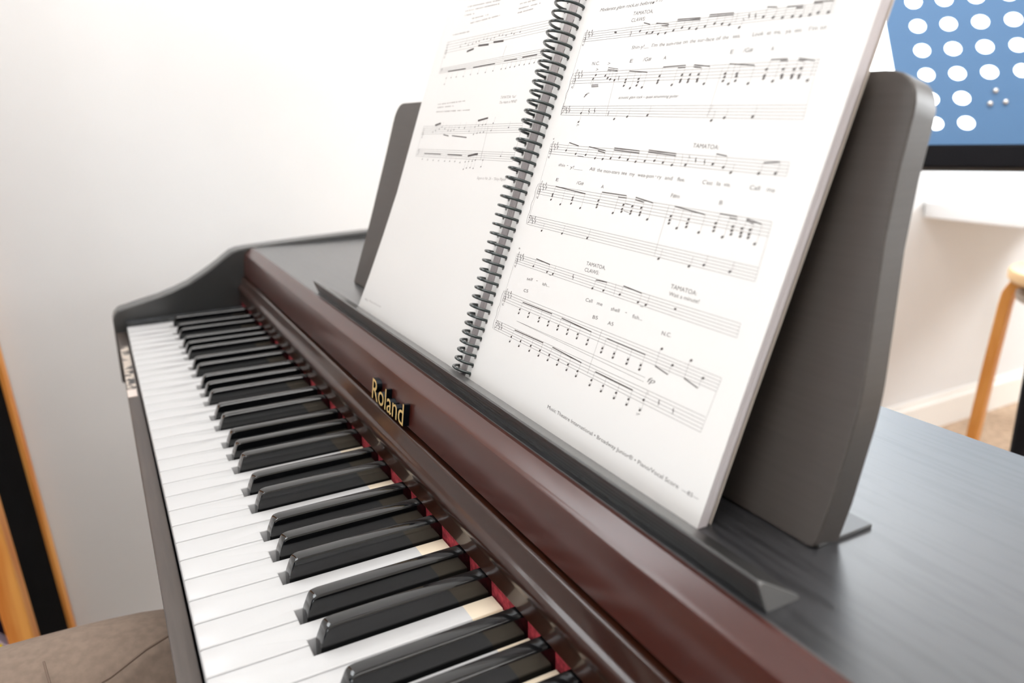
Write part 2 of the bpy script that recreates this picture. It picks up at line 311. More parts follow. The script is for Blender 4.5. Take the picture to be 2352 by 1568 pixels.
# ================= the score book
D = {
 'st': [
  ([666.6, 234.2], [857.1, 228.4], [667.2, 228.6], [857.5, 223.6]), ([668.4, 209.0], [858.0, 204.2], [666.6, 202.4], [857.8, 198.0]), 
  ([665.7, 188.2], [858.5, 185.0], [665.9, 182.6], [859.3, 178.9]), ([664.3, 163.9], [859.5, 160.6], [664.9, 157.7], [860.2, 154.7]), 
  ([664.4, 138.1], [860.5, 134.9], [665.0, 131.6], [861.1, 128.7]), ([663.0, 117.3], [861.2, 114.9], [663.5, 111.3], [861.7, 109.0]), 
  ([661.5, 91.2], [861.3, 90.1], [661.6, 85.4], [861.8, 83.9]), ([659.8, 65.9], [860.7, 65.2], [660.2, 59.4], [860.0, 59.0]), 
  ([659.4, 45.8], [858.7, 46.6], [659.2, 39.7], [858.8, 39.6]), 
 ],
 'lst': [
  ([446.3, 248.1], [622.2, 247.9], [446.0, 238.7], [617.1, 240.7]), ([447.5, 225.3], [621.3, 228.3], [445.7, 221.1], [621.0, 222.5]), 
  ([443.6, 174.5], [620.5, 177.4], [442.2, 167.6], [619.8, 171.1]), ([444.3, 154.3], [621.1, 156.9], [443.0, 147.9], [620.8, 150.7]), 
 ],
 'g': [
  ([[729.4, 246.0, 729.4, 246.0]], [[[729.2, 244.7]]]), ([[726.0, 234.0, 732.1, 232.5]], [[[724.6, 229.5]], [[731.4, 227.8]]]), 
  ([[737.6, 232.5, 748.8, 230.8], [743.2, 230.5, 748.7, 229.8]], [[[736.5, 227.7]], [[742.0, 226.2]], [[748.1, 226.1]]]), 
  ([[755.2, 232.5, 773.3, 231.3], [755.5, 231.6, 773.5, 230.4]], [[[754.3, 226.8]], [[760.8, 227.6]], [[766.9, 226.6]], [[772.6, 225.8]]]), 
  ([[779.6, 232.0, 796.8, 230.9], [779.8, 231.0, 797.0, 230.0]], [[[778.7, 226.4]], [[785.2, 227.0]], [[790.8, 226.3]], [[796.1, 225.3]]]), 
  ([[804.2, 227.6, 805.7, 226.1]], [[[803.6, 223.2]]]), ([[817.9, 231.0, 824.0, 230.2]], [[[817.3, 226.6]], [[823.6, 225.6]]]), 
  ([[830.1, 229.5, 839.4, 228.9], [835.6, 228.3, 839.5, 228.0]], [[[829.2, 224.8]], [[834.9, 224.6]], [[839.6, 224.2]]]), 
  ([[844.7, 229.8, 855.0, 229.1], [844.9, 229.0, 849.5, 228.7]], [[[844.6, 224.2]], [[848.9, 224.7]], [[854.2, 224.1]]]), 
  ([[691.2, 200.6, 698.5, 200.6], [691.5, 199.9, 698.8, 199.9], [691.9, 199.3, 699.2, 199.3]], [[[691.1, 204.3]], [[692.9, 206.5]]]), 
  ([[703.8, 210.3, 714.1, 208.9], [704.0, 209.3, 714.2, 208.0], [704.1, 208.6, 714.3, 207.4]], [[[703.1, 205.6]], [[706.2, 204.0]], [[709.2, 203.1]], [[713.7, 202.4]]]), 
  ([[725.7, 207.0, 742.5, 205.4]], [[[724.7, 202.2], [724.8, 200.7], [724.5, 198.7]], [[731.0, 197.1]], [[736.5, 202.0], [736.8, 200.3], [736.4, 198.4]], [[741.7, 197.1]]]), 
  ([[755.1, 207.4, 773.0, 207.2], [767.6, 206.2, 773.2, 206.1]], [[[754.2, 202.7], [754.1, 200.3], [754.0, 199.0]], [[766.5, 197.4]], [[772.3, 202.3], [772.5, 199.8], [772.4, 198.7]]]), 
  ([[779.4, 207.0, 791.4, 205.5], [779.7, 205.9, 785.5, 205.2]], [[[778.5, 202.1], [778.5, 199.7], [778.4, 198.4]], [[784.9, 201.9], [785.1, 199.5], [785.3, 198.4]], [[790.9, 196.9]]]), 
  ([[804.7, 205.8, 821.4, 204.1]], [[[803.7, 201.2], [804.0, 199.6], [803.8, 197.7]], [[808.0, 196.1]], [[811.6, 200.8], [811.8, 199.5], [812.1, 197.4]], [[820.8, 195.7]]]), 
  ([[830.4, 206.0, 840.1, 205.7], [836.4, 205.0, 840.3, 204.9]], [[[829.5, 201.7], [829.4, 198.9], [829.5, 197.6]], [[835.4, 196.1]], [[839.4, 201.2], [839.7, 198.6], [840.0, 197.4]]]), 
  ([[846.3, 205.5, 855.2, 203.9], [846.6, 204.6, 849.7, 204.0]], [[[845.6, 200.8], [845.5, 198.3], [845.6, 197.1]], [[849.3, 201.0], [849.5, 198.1], [849.6, 196.9]], [[854.8, 195.5]]]), 
  ([[724.4, 184.7, 724.4, 184.7]], [[[724.7, 179.7]]]), ([[736.9, 185.7, 736.9, 185.7]], [[[736.3, 181.0]]]), 
  ([[754.9, 186.7, 754.9, 186.7]], [[[753.9, 181.6]]]), ([[804.6, 183.5, 804.6, 183.5]], [[[804.2, 178.6]]]), 
  ([[813.3, 184.2, 813.3, 184.2]], [[[812.4, 179.9]]]), ([[830.5, 185.0, 830.5, 185.0]], [[[830.2, 180.2]]]), 
  ([[689.6, 187.7, 689.6, 187.7]], [[[688.8, 183.5]]]), ([[689.0, 183.1, 689.0, 183.1]], [[[688.8, 178.1]]]), 
  ([[685.3, 165.3, 696.8, 163.5]], [[[684.2, 160.4]], [[695.9, 158.6]]]), 
  ([[707.8, 163.3, 725.3, 161.5], [718.3, 161.1, 725.5, 160.3]], [[[706.8, 158.4]], [[717.3, 156.8]], [[725.0, 156.6]]]), 
  ([[733.1, 163.3, 756.4, 162.3], [733.5, 162.1, 756.8, 161.2]], [[[732.4, 157.4]], [[740.5, 158.1]], [[748.4, 157.2]], [[755.7, 156.4]]]), 
  ([[763.9, 163.0, 786.4, 161.8], [764.2, 161.9, 786.7, 160.8]], [[[763.3, 157.1]], [[771.1, 157.6]], [[778.3, 156.9]], [[785.7, 156.0]]]), 
  ([[796.3, 161.4, 797.7, 159.8]], [[[795.7, 156.5]]]), ([[814.7, 162.7, 822.0, 161.9]], [[[814.4, 157.8]], [[821.9, 156.6]]]), 
  ([[827.6, 158.6, 827.6, 158.6]], [[[827.6, 154.4]]]), ([[845.4, 159.8, 854.3, 160.5]], [[[844.4, 155.0]], [[853.8, 155.5]]]), 
  ([[684.3, 137.8, 718.3, 135.8]], [[[683.4, 132.8], [683.5, 131.6], [683.2, 129.3]], [[695.1, 127.4]], [[706.4, 132.5], [706.4, 131.1], [706.4, 128.9]], [[717.1, 127.2]]]), 
  ([[733.9, 138.0, 756.9, 137.8], [750.0, 136.5, 757.3, 136.6]], [[[732.8, 133.0], [732.8, 130.7], [732.9, 129.2]], [[749.3, 127.5]], [[756.5, 132.7], [756.4, 130.4], [756.6, 129.0]]]), 
  ([[765.0, 137.6, 780.1, 136.0], [765.3, 136.4, 772.8, 135.6]], [[[764.3, 132.7], [764.6, 130.1], [764.5, 128.7]], [[772.1, 132.6], [772.4, 130.2], [772.4, 128.8]], [[779.6, 127.2]]]), 
  ([[797.4, 135.8, 819.7, 133.9]], [[[796.6, 130.7], [796.6, 128.7], [796.8, 127.1]], [[803.4, 125.4]], [[809.8, 130.5], [809.6, 128.5], [809.8, 126.8]], [[819.2, 125.2]]]), 
  ([[829.2, 135.3, 840.0, 135.1], [835.7, 133.9, 840.1, 133.9]], [[[828.3, 130.7], [828.3, 128.8], [828.4, 127.1]], [[835.0, 125.0]], [[839.3, 130.4], [839.4, 128.6], [839.7, 126.9]]]), 
  ([[846.0, 134.7, 855.3, 133.3], [846.1, 134.0, 850.6, 133.0]], [[[845.0, 130.2], [845.3, 128.2], [845.5, 126.7]], [[849.9, 130.2], [850.0, 128.2], [850.2, 126.7]], [[854.9, 124.5]]]), 
  ([[683.6, 114.2, 683.6, 114.2]], [[[682.8, 109.4]]]), ([[706.8, 115.7, 706.8, 115.7]], [[[706.1, 110.5]]]), 
  ([[733.6, 116.3, 733.6, 116.3]], [[[732.7, 111.2]]]), ([[797.9, 114.0, 797.9, 114.0]], [[[797.2, 109.0]]]), 
  ([[820.5, 113.8, 820.5, 113.8]], [[[819.8, 108.8]]]), ([[829.8, 115.8, 829.8, 115.8]], [[[829.1, 110.9]]]), 
  ([[846.7, 115.4, 846.7, 115.4]], [[[846.0, 110.6]]]), ([[686.1, 91.8, 703.0, 90.8]], [[[685.1, 86.8]], [[702.2, 86.0]]]), 
  ([[709.9, 91.1, 709.9, 91.1]], [[[708.9, 85.9]]]), ([[752.2, 90.0, 762.4, 90.5]], [[[751.3, 85.0]], [[761.5, 85.7]]]), 
  ([[777.0, 91.2, 792.7, 90.3]], [[[776.0, 86.3]], [[792.0, 85.4]]]), ([[799.2, 90.5, 799.2, 90.5]], [[[798.3, 85.3]]]), 
  ([[685.0, 63.3, 720.3, 63.5]], [[[683.9, 58.4], [683.9, 55.9]], [[695.7, 58.5], [695.7, 56.1]], [[708.3, 58.3], [708.4, 56.1]], [[719.1, 58.4], [719.2, 56.1]]]), 
  ([[731.1, 63.3, 761.9, 62.4]], [[[729.9, 58.3], [730.0, 56.1]], [[740.2, 58.4], [740.4, 56.0]], [[750.5, 58.3], [750.7, 56.0]], [[761.0, 57.5], [760.9, 55.1]]]), 
  ([[776.6, 62.3, 809.1, 62.1]], [[[775.2, 56.5], [775.1, 54.3]], [[785.8, 56.4], [785.7, 54.2]], [[797.7, 56.4], [797.5, 54.2]], [[808.0, 56.3], [808.1, 54.1]]]), 
  ([[818.1, 58.8, 828.2, 57.4]], [[[819.1, 67.7]], [[829.4, 62.3]]]), ([[839.1, 58.8, 849.0, 57.1]], [[[840.0, 67.6]], [[850.3, 62.1]]]), 
  ([[684.9, 45.1, 720.0, 45.5]], [[[683.3, 40.2], [683.0, 37.0]], [[695.3, 40.3], [694.9, 37.0]], [[707.8, 40.5], [707.8, 37.3]], [[718.8, 40.4], [718.9, 37.2]]]), 
  ([[730.6, 45.5, 761.4, 44.6]], [[[729.5, 40.5], [729.4, 37.3]], [[739.8, 40.3], [739.7, 37.4]], [[749.9, 40.4], [750.0, 37.2]], [[760.1, 39.4], [760.0, 36.5]]]), 
  ([[775.3, 43.5, 808.0, 43.3]], [[[774.2, 38.4], [773.9, 35.5]], [[784.9, 38.5], [784.5, 35.4]], [[796.5, 38.3], [796.1, 35.3]], [[807.0, 38.2], [806.7, 35.3]]]), 
  ([[818.8, 46.1, 819.6, 44.7]], [[[817.6, 41.3], [817.2, 35.9]]]), 
 ],
 'ln': [
  [715.5, 232.5, 715.6, 226.8, 0.14], [799.8, 230.7, 799.8, 225.8, 0.14], [802.1, 185.9, 800.2, 180.5, 0.14], [713.4, 207.1, 715.5, 181.3, 0.14], 
  [800.8, 204.1, 800.7, 180.5, 0.14], [857.2, 204.4, 859.3, 178.9, 0.14], [666.9, 204.4, 665.9, 182.6, 0.14], [666.6, 234.2, 666.4, 205.3, 0.14], 
  [791.6, 161.7, 792.7, 155.7, 0.14], [792.9, 135.9, 793.4, 110.0, 0.14], [859.5, 160.6, 860.2, 154.7, 0.14], [860.5, 134.9, 861.7, 109.0, 0.14], 
  [664.3, 163.9, 664.8, 131.3, 0.14], [664.4, 138.1, 663.5, 111.3, 0.14], [770.4, 66.0, 769.2, 40.5, 0.14], [861.3, 90.1, 861.8, 83.9, 0.14], 
  [860.7, 65.2, 858.8, 39.6, 0.14], [661.5, 91.2, 660.1, 58.9, 0.14], [659.8, 65.9, 659.2, 39.7, 0.14], [770.6, 91.1, 771.3, 85.0, 0.14], 
  [684.2, 50.9, 814.0, 51.6, 0.14], [684.2, 50.9, 813.8, 49.4, 0.14], [716.6, 230.3, 716.6, 227.5, 0.5], [717.4, 204.8, 717.5, 202.0, 0.5], 
  [717.4, 184.4, 717.5, 181.5, 0.5], [807.7, 229.5, 807.5, 228.4, 0.55], [807.5, 228.4, 808.3, 227.7, 0.7], [808.2, 227.9, 808.0, 226.7, 0.4], 
  [812.0, 229.0, 811.8, 227.8, 0.55], [811.8, 227.8, 812.6, 227.2, 0.7], [812.5, 227.4, 812.3, 226.2, 0.4], [702.5, 186.5, 702.1, 185.0, 0.55], 
  [702.1, 185.0, 703.3, 184.3, 0.7], [703.2, 184.5, 702.8, 183.0, 0.4], [696.8, 186.2, 696.4, 184.7, 0.55], [696.4, 184.7, 697.6, 184.0, 0.7], 
  [697.6, 184.1, 697.2, 182.6, 0.4], [801.9, 160.5, 801.7, 159.3, 0.55], [801.7, 159.3, 802.5, 158.8, 0.7], [802.4, 159.0, 802.2, 157.8, 0.4], 
  [808.4, 159.8, 808.2, 158.6, 0.55], [808.2, 158.6, 809.0, 158.2, 0.7], [808.9, 158.3, 808.7, 157.2, 0.4], [730.2, 89.5, 729.8, 88.0, 0.55], 
  [729.8, 88.0, 730.9, 87.5, 0.7], [730.8, 87.7, 730.5, 86.2, 0.4], [828.1, 44.8, 827.9, 43.5, 0.55], [827.9, 43.5, 828.6, 43.2, 0.7], 
  [828.5, 43.3, 828.3, 42.0, 0.4], [838.7, 44.1, 838.5, 42.9, 0.55], [838.5, 42.9, 839.2, 42.6, 0.7], [839.1, 42.7, 838.9, 41.4, 0.4], 
  [699.4, 231.5, 701.8, 231.0, 1.0], [818.9, 87.6, 820.4, 87.8, 1.0], [732.5, 227.3, 736.2, 227.1, 0.25], [698.4, 157.5, 705.1, 157.3, 0.25], 
  [705.2, 84.7, 707.8, 84.8, 0.25], [794.5, 83.8, 796.9, 84.0, 0.25], [758.3, 129.7, 763.2, 129.1, 0.25], [757.5, 133.7, 762.8, 133.4, 0.25], 
 ],
 'tx': [
  ['Moderate glam rock,as before', 676.9, 246.2, 728.1, 244.2, 2.0, 1], ['= 75', 731.0, 244.4, 737.5, 244.5, 2.0, 1], 
  ['TAMATOA,', 713.1, 239.6, 731.6, 238.8, 2.1, 0], ['CLAWS:', 713.3, 235.8, 726.2, 235.3, 2.1, 0], 
  ['Shin-y!__', 721.5, 219.6, 737.5, 219.3, 1.9, 0], ["I'm", 739.6, 219.4, 744.3, 219.2, 1.9, 0], ['the', 746.1, 219.2, 750.6, 219.0, 1.9, 0], 
  ['sun-rise', 752.1, 218.9, 764.0, 218.8, 1.9, 0], ['on', 765.3, 218.9, 768.9, 218.8, 1.9, 0], ['the', 770.7, 218.7, 775.0, 218.6, 1.9, 0], 
  ['sur-face', 776.5, 218.7, 788.6, 218.3, 1.9, 0], ['of', 789.8, 218.4, 793.0, 218.3, 1.9, 0], ['the', 794.3, 218.3, 798.4, 218.3, 1.9, 0], 
  ['sea.', 801.2, 218.3, 806.4, 218.2, 1.9, 0], ['Look', 814.0, 218.0, 820.9, 217.8, 1.9, 0], ['at', 822.8, 217.8, 825.4, 217.7, 1.9, 0], 
  ['me,', 827.1, 217.7, 831.4, 217.5, 1.9, 0], ['ya', 833.8, 217.4, 837.0, 217.3, 1.9, 0], ['see.', 838.9, 217.3, 843.3, 217.2, 1.9, 0], 
  ["I'm", 846.7, 217.2, 851.2, 217.1, 1.9, 0], ['so', 852.7, 217.1, 855.9, 217.1, 1.9, 0], ['N.C.', 685.4, 212.9, 693.1, 212.6, 2.0, 0], 
  ['E', 723.6, 211.8, 726.1, 211.8, 2.0, 0], ['/G#', 735.6, 211.8, 742.6, 211.7, 2.0, 0], ['A', 753.1, 211.5, 755.4, 211.4, 2.0, 0], 
  ['E', 802.9, 210.7, 804.9, 210.7, 2.0, 0], ['/G#', 811.2, 210.7, 817.3, 210.6, 2.0, 0], ['A', 828.4, 210.1, 830.2, 210.1, 2.0, 0], 
  ['>', 702.1, 211.8, 704.6, 211.7, 2.0, 0], ['>', 691.4, 208.9, 693.7, 208.8, 2.0, 0], ['>', 687.7, 175.2, 690.4, 175.3, 2.0, 0], 
  ['f', 686.5, 193.2, 691.7, 193.3, 2.6, 3], ['acoustic glam rock \u2013 quasi strumming guitar', 722.9, 191.3, 774.7, 190.7, 1.5, 1], 
  ['TAMATOA:', 796.9, 165.3, 815.1, 164.8, 2.1, 0], ['shin', 680.5, 150.5, 687.8, 150.2, 1.9, 0], ['-', 690.1, 150.6, 691.6, 150.6, 1.9, 0], 
  ['y!___', 694.3, 149.6, 708.1, 149.5, 1.9, 0], ['All', 715.0, 149.6, 720.3, 149.4, 1.9, 0], ['the', 722.9, 149.4, 727.9, 149.2, 1.9, 0], 
  ['mon-sters', 729.6, 149.1, 744.7, 148.9, 1.9, 0], ['see', 746.5, 149.0, 751.3, 148.8, 1.9, 0], ['my', 753.9, 148.8, 758.4, 148.7, 1.9, 0], 
  ['wea-pon', 761.0, 148.7, 774.5, 148.6, 1.9, 0], ['-', 775.5, 149.1, 776.6, 149.1, 1.9, 0], ['ry', 777.6, 148.6, 780.8, 148.6, 1.9, 0], 
  ['and', 783.5, 148.5, 789.3, 148.4, 1.9, 0], ['flee.', 793.1, 148.3, 798.9, 148.3, 1.9, 0], ["C'est", 811.3, 148.1, 818.3, 147.9, 1.9, 0], 
  ['la', 821.1, 148.0, 823.7, 148.0, 1.9, 0], ['vie.', 825.7, 148.0, 830.2, 147.9, 1.9, 0], ['Call', 841.9, 147.7, 847.9, 147.6, 1.9, 0], 
  ['me', 852.0, 147.6, 856.5, 147.4, 1.9, 0], ['E', 682.5, 141.1, 685.3, 141.0, 1.9, 0], ['/G#', 705.9, 140.7, 713.4, 140.6, 1.9, 0], 
  ['A', 731.5, 140.2, 734.1, 140.2, 1.9, 0], ['F#m', 792.2, 140.0, 798.6, 139.9, 1.9, 0], ['B', 826.5, 139.4, 828.6, 139.4, 1.9, 0], 
  ['4', 665.0, 166.7, 666.5, 166.7, 1.2, 0], ['TAMATOA,', 739.2, 96.4, 757.5, 96.6, 2.1, 2], ['CLAWS:', 739.3, 92.8, 753.0, 93.0, 2.1, 2], 
  ['TAMATOA:', 812.0, 96.6, 830.5, 96.5, 2.1, 2], ['Wait a minute!', 812.3, 93.1, 833.5, 93.3, 1.9, 0], ['self', 682.0, 77.4, 689.0, 77.8, 1.9, 0], 
  ['-', 693.3, 78.3, 694.9, 78.4, 1.9, 0], ['ish...', 701.0, 77.6, 709.3, 77.7, 1.9, 0], ['C5', 682.1, 69.7, 687.5, 70.1, 1.9, 0], 
  ['Call', 748.5, 77.0, 754.8, 77.4, 1.9, 0], ['me', 759.4, 77.4, 764.4, 77.5, 1.9, 0], ['shell', 772.5, 77.0, 779.8, 77.3, 1.9, 0], 
  ['-', 784.7, 77.8, 786.1, 77.9, 1.9, 0], ['fish...', 791.1, 77.0, 799.1, 77.2, 1.9, 0], ['B5', 759.3, 69.4, 763.8, 69.8, 1.9, 0], 
  ['A5', 773.4, 69.3, 778.3, 69.6, 1.9, 0], ['N.C.', 815.8, 73.9, 822.6, 74.3, 2, 0], ['6', 661.7, 94.6, 663.6, 94.6, 1.2, 0], 
  ['fp', 816.1, 50.1, 821.7, 50.7, 2.4, 3], ['>', 815.8, 32.6, 818.4, 33.4, 1.6, 0], 
  ['Music Theatre International \u2022 Broadway Junior\u00ae \u2022 Piano/Vocal Score', 742.8, 12.2, 856.3, 11.8, 2.0, 0], 
  ['\u201483\u2014', 858.7, 11.6, 869.4, 11.9, 1.9, 0], 
 ],
 'lb': [
  [492.9, 236.9, 505.2, 238.2], [493.0, 236.1, 505.3, 237.4], [512.6, 239.2, 531.2, 238.6], [512.1, 240.0, 530.8, 239.4], 
  [538.7, 239.6, 555.5, 239.2], [538.2, 240.4, 555.1, 240.0], [464.9, 221.8, 500.0, 222.1], [513.7, 222.1, 551.4, 222.8], 
  [565.2, 223.7, 585.1, 223.9], [592.5, 224.4, 613.1, 224.8], [468.7, 175.1, 479.8, 176.9], [468.1, 175.9, 479.2, 177.7], 
  [491.0, 167.8, 502.3, 166.8], [508.6, 167.2, 537.0, 166.1], [549.3, 178.9, 565.1, 181.1], [548.8, 179.6, 564.8, 181.6], 
  [460.8, 151.0, 496.7, 151.5], [509.8, 151.7, 537.8, 152.0], [548.4, 151.6, 564.8, 153.8], [548.0, 152.3, 564.3, 154.5], 
 ],
 'lg': [
  [464.8, 216.1], [474.9, 216.1], [485.3, 216.1], [499.3, 215.8], [512.2, 216.6], [525.4, 216.7], [538.6, 216.9], [551.1, 217.3], [564.2, 217.9], 
  [571.1, 217.9], [577.6, 218.4], [584.6, 218.4], [591.0, 219.1], [598.2, 219.0], [605.3, 219.2], [612.0, 219.4], [464.4, 210.9], [476.7, 241.9], 
  [485.5, 243.8], [492.1, 242.0], [500.1, 242.1], [506.3, 243.0], [511.7, 243.2], [519.2, 244.0], [525.3, 243.8], [532.2, 242.8], [537.9, 243.6], 
  [545.3, 244.7], [550.6, 244.2], [556.9, 243.4], [565.0, 244.2], [569.3, 243.3], [578.2, 243.8], [467.1, 169.6], [472.2, 171.1], [479.1, 172.5], 
  [483.7, 174.1], [490.5, 172.6], [498.1, 171.3], [503.6, 171.2], [509.3, 172.0], [518.1, 173.8], [528.6, 173.5], [538.4, 171.0], [546.7, 174.4], 
  [552.4, 175.5], [558.7, 176.1], [563.8, 176.5], [547.7, 168.7], [553.3, 169.7], [558.2, 170.2], [563.8, 170.6], [575.4, 171.9], [575.7, 177.4], 
  [601.1, 174.3], [460.1, 145.9], [472.1, 145.8], [484.1, 145.9], [495.6, 146.0], [507.8, 146.2], [517.6, 146.5], [527.4, 146.7], [537.3, 146.3], 
  [546.4, 147.2], [552.2, 147.8], [558.2, 148.4], [563.1, 149.2], [546.7, 141.5], [551.5, 142.7], [557.6, 143.3], [563.1, 143.0], [575.4, 149.8], 
  [575.1, 144.8], [601.3, 153.7], 
 ],
 'ln2': [
  [622.2, 247.9, 621.0, 222.5, 0.3], [620.5, 177.4, 620.8, 150.7, 0.3], [446.3, 248.1, 445.7, 221.1, 0.3], [443.6, 174.5, 443.0, 147.9, 0.3], 
  [562.1, 235.3, 560.9, 226.7, 0.3], [568.9, 175.4, 571.5, 149.7, 0.3], [570.6, 156.1, 571.5, 149.7, 0.3], 
 ],
 'lw': [
  [470.0, 275.1, 530.7, 272.7], [467.3, 271.8, 530.3, 269.9], [468.4, 268.1, 488.8, 267.5], [565.7, 265.0, 597.6, 264.9], 
  [565.9, 261.5, 597.0, 261.5], [566.1, 258.4, 590.0, 258.7], [485.5, 263.6, 515.6, 263.3], [485.0, 259.9, 537.1, 260.2], 
  [454.6, 253.1, 487.5, 253.0], [461.9, 193.1, 516.1, 194.9], [462.9, 190.4, 496.1, 191.2], [462.7, 186.7, 529.4, 187.4], 
 ],
 'lt': [
  ['TAMATOA: Yes!', 576.2, 195.4, 599.1, 195.5, 2.0, 1], ['The Heart is MINE!', 576.5, 191.6, 602.5, 192.1, 2.0, 1], 
  ['Segue to No. 26 \u2013 \u201cShiny Playoff\u201d', 574.0, 135.5, 620.2, 137.1, 2.0, 1], ['82', 412.0, 9.7, 421.0, 9.8, 1.6, 0], 
  ['Piano/Vocal', 424.2, 10.5, 455.3, 11.2, 1.5, 0], 
 ],
}
po = Vector((0, .1935, .0845)); pd = Vector((0, .335, .942)).normalized(); pn = Vector((0, -pd.z, pd.y))
def PG(u, v, t=0): return tuple(po+Vector((u/1000, 0, 0))+pd*(v/1000)+pn*(t/1000))
B = thing('score_book', 'open coil-bound music score with white printed pages, leaning on the piano\'s music rest', 'book', tuple(po+Vector((.64, 0, 0))))
class Ink:
    def __init__(s, bm, t, mi): s.bm, s.t, s.mi = bm, t, mi
    def poly(s, pts, mi=None):
        f = s.bm.faces.new([s.bm.verts.new(PG(u, v, s.t)) for u, v in pts]); f.material_index = s.mi if mi is None else mi
    def line(s, a, b, w, mi=None, cut=False):
        a = Vector(a); b = Vector(b); d = (b-a)
        if d.length < 1e-6: return
        n = Vector((-d.y, d.x)).normalized()*w/2
        if cut: n = Vector((0, w/2))
        s.poly([a+n, a-n, b-n, b+n], mi)
    def head(s, c, r=.78, mi=None):
        ca, sa = math.cos(.45), math.sin(.45)
        s.poly([(c[0]+r*1.22*math.cos(t)*ca-r*.86*math.sin(t)*sa, c[1]+r*1.22*math.cos(t)*sa+r*.86*math.sin(t)*ca) for t in [2*math.pi*k/10 for k in range(10)]], mi)
    def stroke(s, pts, w, sm=True, mi=None):
        P_ = [Vector(p) for p in pts]
        if sm:
            q = []
            for i in range(len(P_)-1):
                p0 = P_[max(i-1, 0)]; p1 = P_[i]; p2 = P_[i+1]; p3 = P_[min(i+2, len(P_)-1)]
                for k in range(5):
                    t = k/5; q.append(.5*((2*p1)+(-p0+p2)*t+(2*p0-5*p1+4*p2-p3)*t*t+(-p0+3*p1-3*p2+p3)*t**3))
            P_ = q+[P_[-1]]
        for a, b in zip(P_, P_[1:]): s.line(a, b, w, mi)
    def text(s, st, a, b, cap, style, mi=None):
        vs, fs = text_polys(st, .3 if style in (1, 3) else 0)
        if not fs: return
        x0 = min(v[0] for v in vs); x1 = max(v[0] for v in vs); a = Vector(a); b = Vector(b); d = b-a; L = max(d.length, .3); d = d.normalized() if d.length > 0 else Vector((1, 0)); n = Vector((-d.y, d.x))
        k = cap/.69
        vv = [s.bm.verts.new(PG(*(a+d*((v[0]-x0)/(x1-x0)*L)+n*v[1]*k), s.t)) for v in vs]
        for f in fs:
            try: s.bm.faces.new([vv[i] for i in f]).material_index = s.mi if mi is None else mi
            except ValueError: pass
def treble(I, x, y, h):    # h = staff height, y = bottom line
    u = h/4; f = lambda a, b: (x+a*u, y+b*u)
    I.stroke([f(.1, .9), f(.55, .75), f(.85, 1.2), f(.5, 1.9), f(-.2, 1.8), f(-.7, 1.0), f(-.1, .05), f(.9, .1), f(1.15, 1.0), f(.6, 2.2), f(-.1, 3.4), f(.25, 4.9), f(.65, 5.2), f(.8, 4.6), f(.45, 3.2), f(.9, -1.2), f(.4, -1.8), f(-.1, -1.5)], .26)
    I.head(f(0, -1.3), .42)
def bass(I, x, y, h):
    u = h/4; f = lambda a, b: (x+a*u, y+b*u)
    I.stroke([f(0, 2.8), f(.35, 3.7), f(1.2, 3.9), f(1.7, 3.0), f(1.2, 1.7), f(0, .5)], .34); I.head(f(.15, 2.9), .45); I.head(f(2.2, 3.5), .25); I.head(f(2.2, 2.6), .25)
def sharp(I, x, y, u=1.5):
    for dx in (-.22, .22): I.line((x+dx*u, y-u*1.1), (x+dx*u, y+u*1.1), .14)
    for dy in (-.4, .4): I.line((x-.5*u, y+dy*u-.12), (x+.5*u, y+dy*u+.12), .34)
def page(name, outline, content):
    bm = bmesh.new(); prism(bm, outline, lambda u, v, t: PG(u, v, t), 0, -.15, 0)
    I = Ink(bm, .04, 1); content(I)
    bmesh.ops.recalc_face_normals(bm, faces=[f for f in bm.faces if f.material_index == 0])
    for f in bm.faces:
        f.normal_update()
        if f.material_index and f.normal.dot(pn) < 0: f.normal_flip()
    me = bpy.data.meshes.new(name); bm.to_mesh(me); bm.free()
    for k in ('paper', 'ink', 'inkgrey', 'hole'): me.materials.append(MT[k])
    o = bpy.data.objects.new(name, me); COL.objects.link(o); return at(o, B)
def staves(I, lst, w, x_skip=0):
    for TL, TR, BL, BR in lst:
        for k in range(5):
            t = k/4; I.line((TL[0]*(1-t)+BL[0]*t, TL[1]*(1-t)+BL[1]*t), (TR[0]*(1-t)+BR[0]*t, TR[1]*(1-t)+BR[1]*t), w)
rings = [(4.6+6.33*k) for k in range(43)]
def coil_at(s):    # centre x, depth of centre below the page plane, radius
    t = min(max(s/185, 0), 1.4); return 636.0+7.2*t, 1.4-2.4*t, 9.5+1.4*t
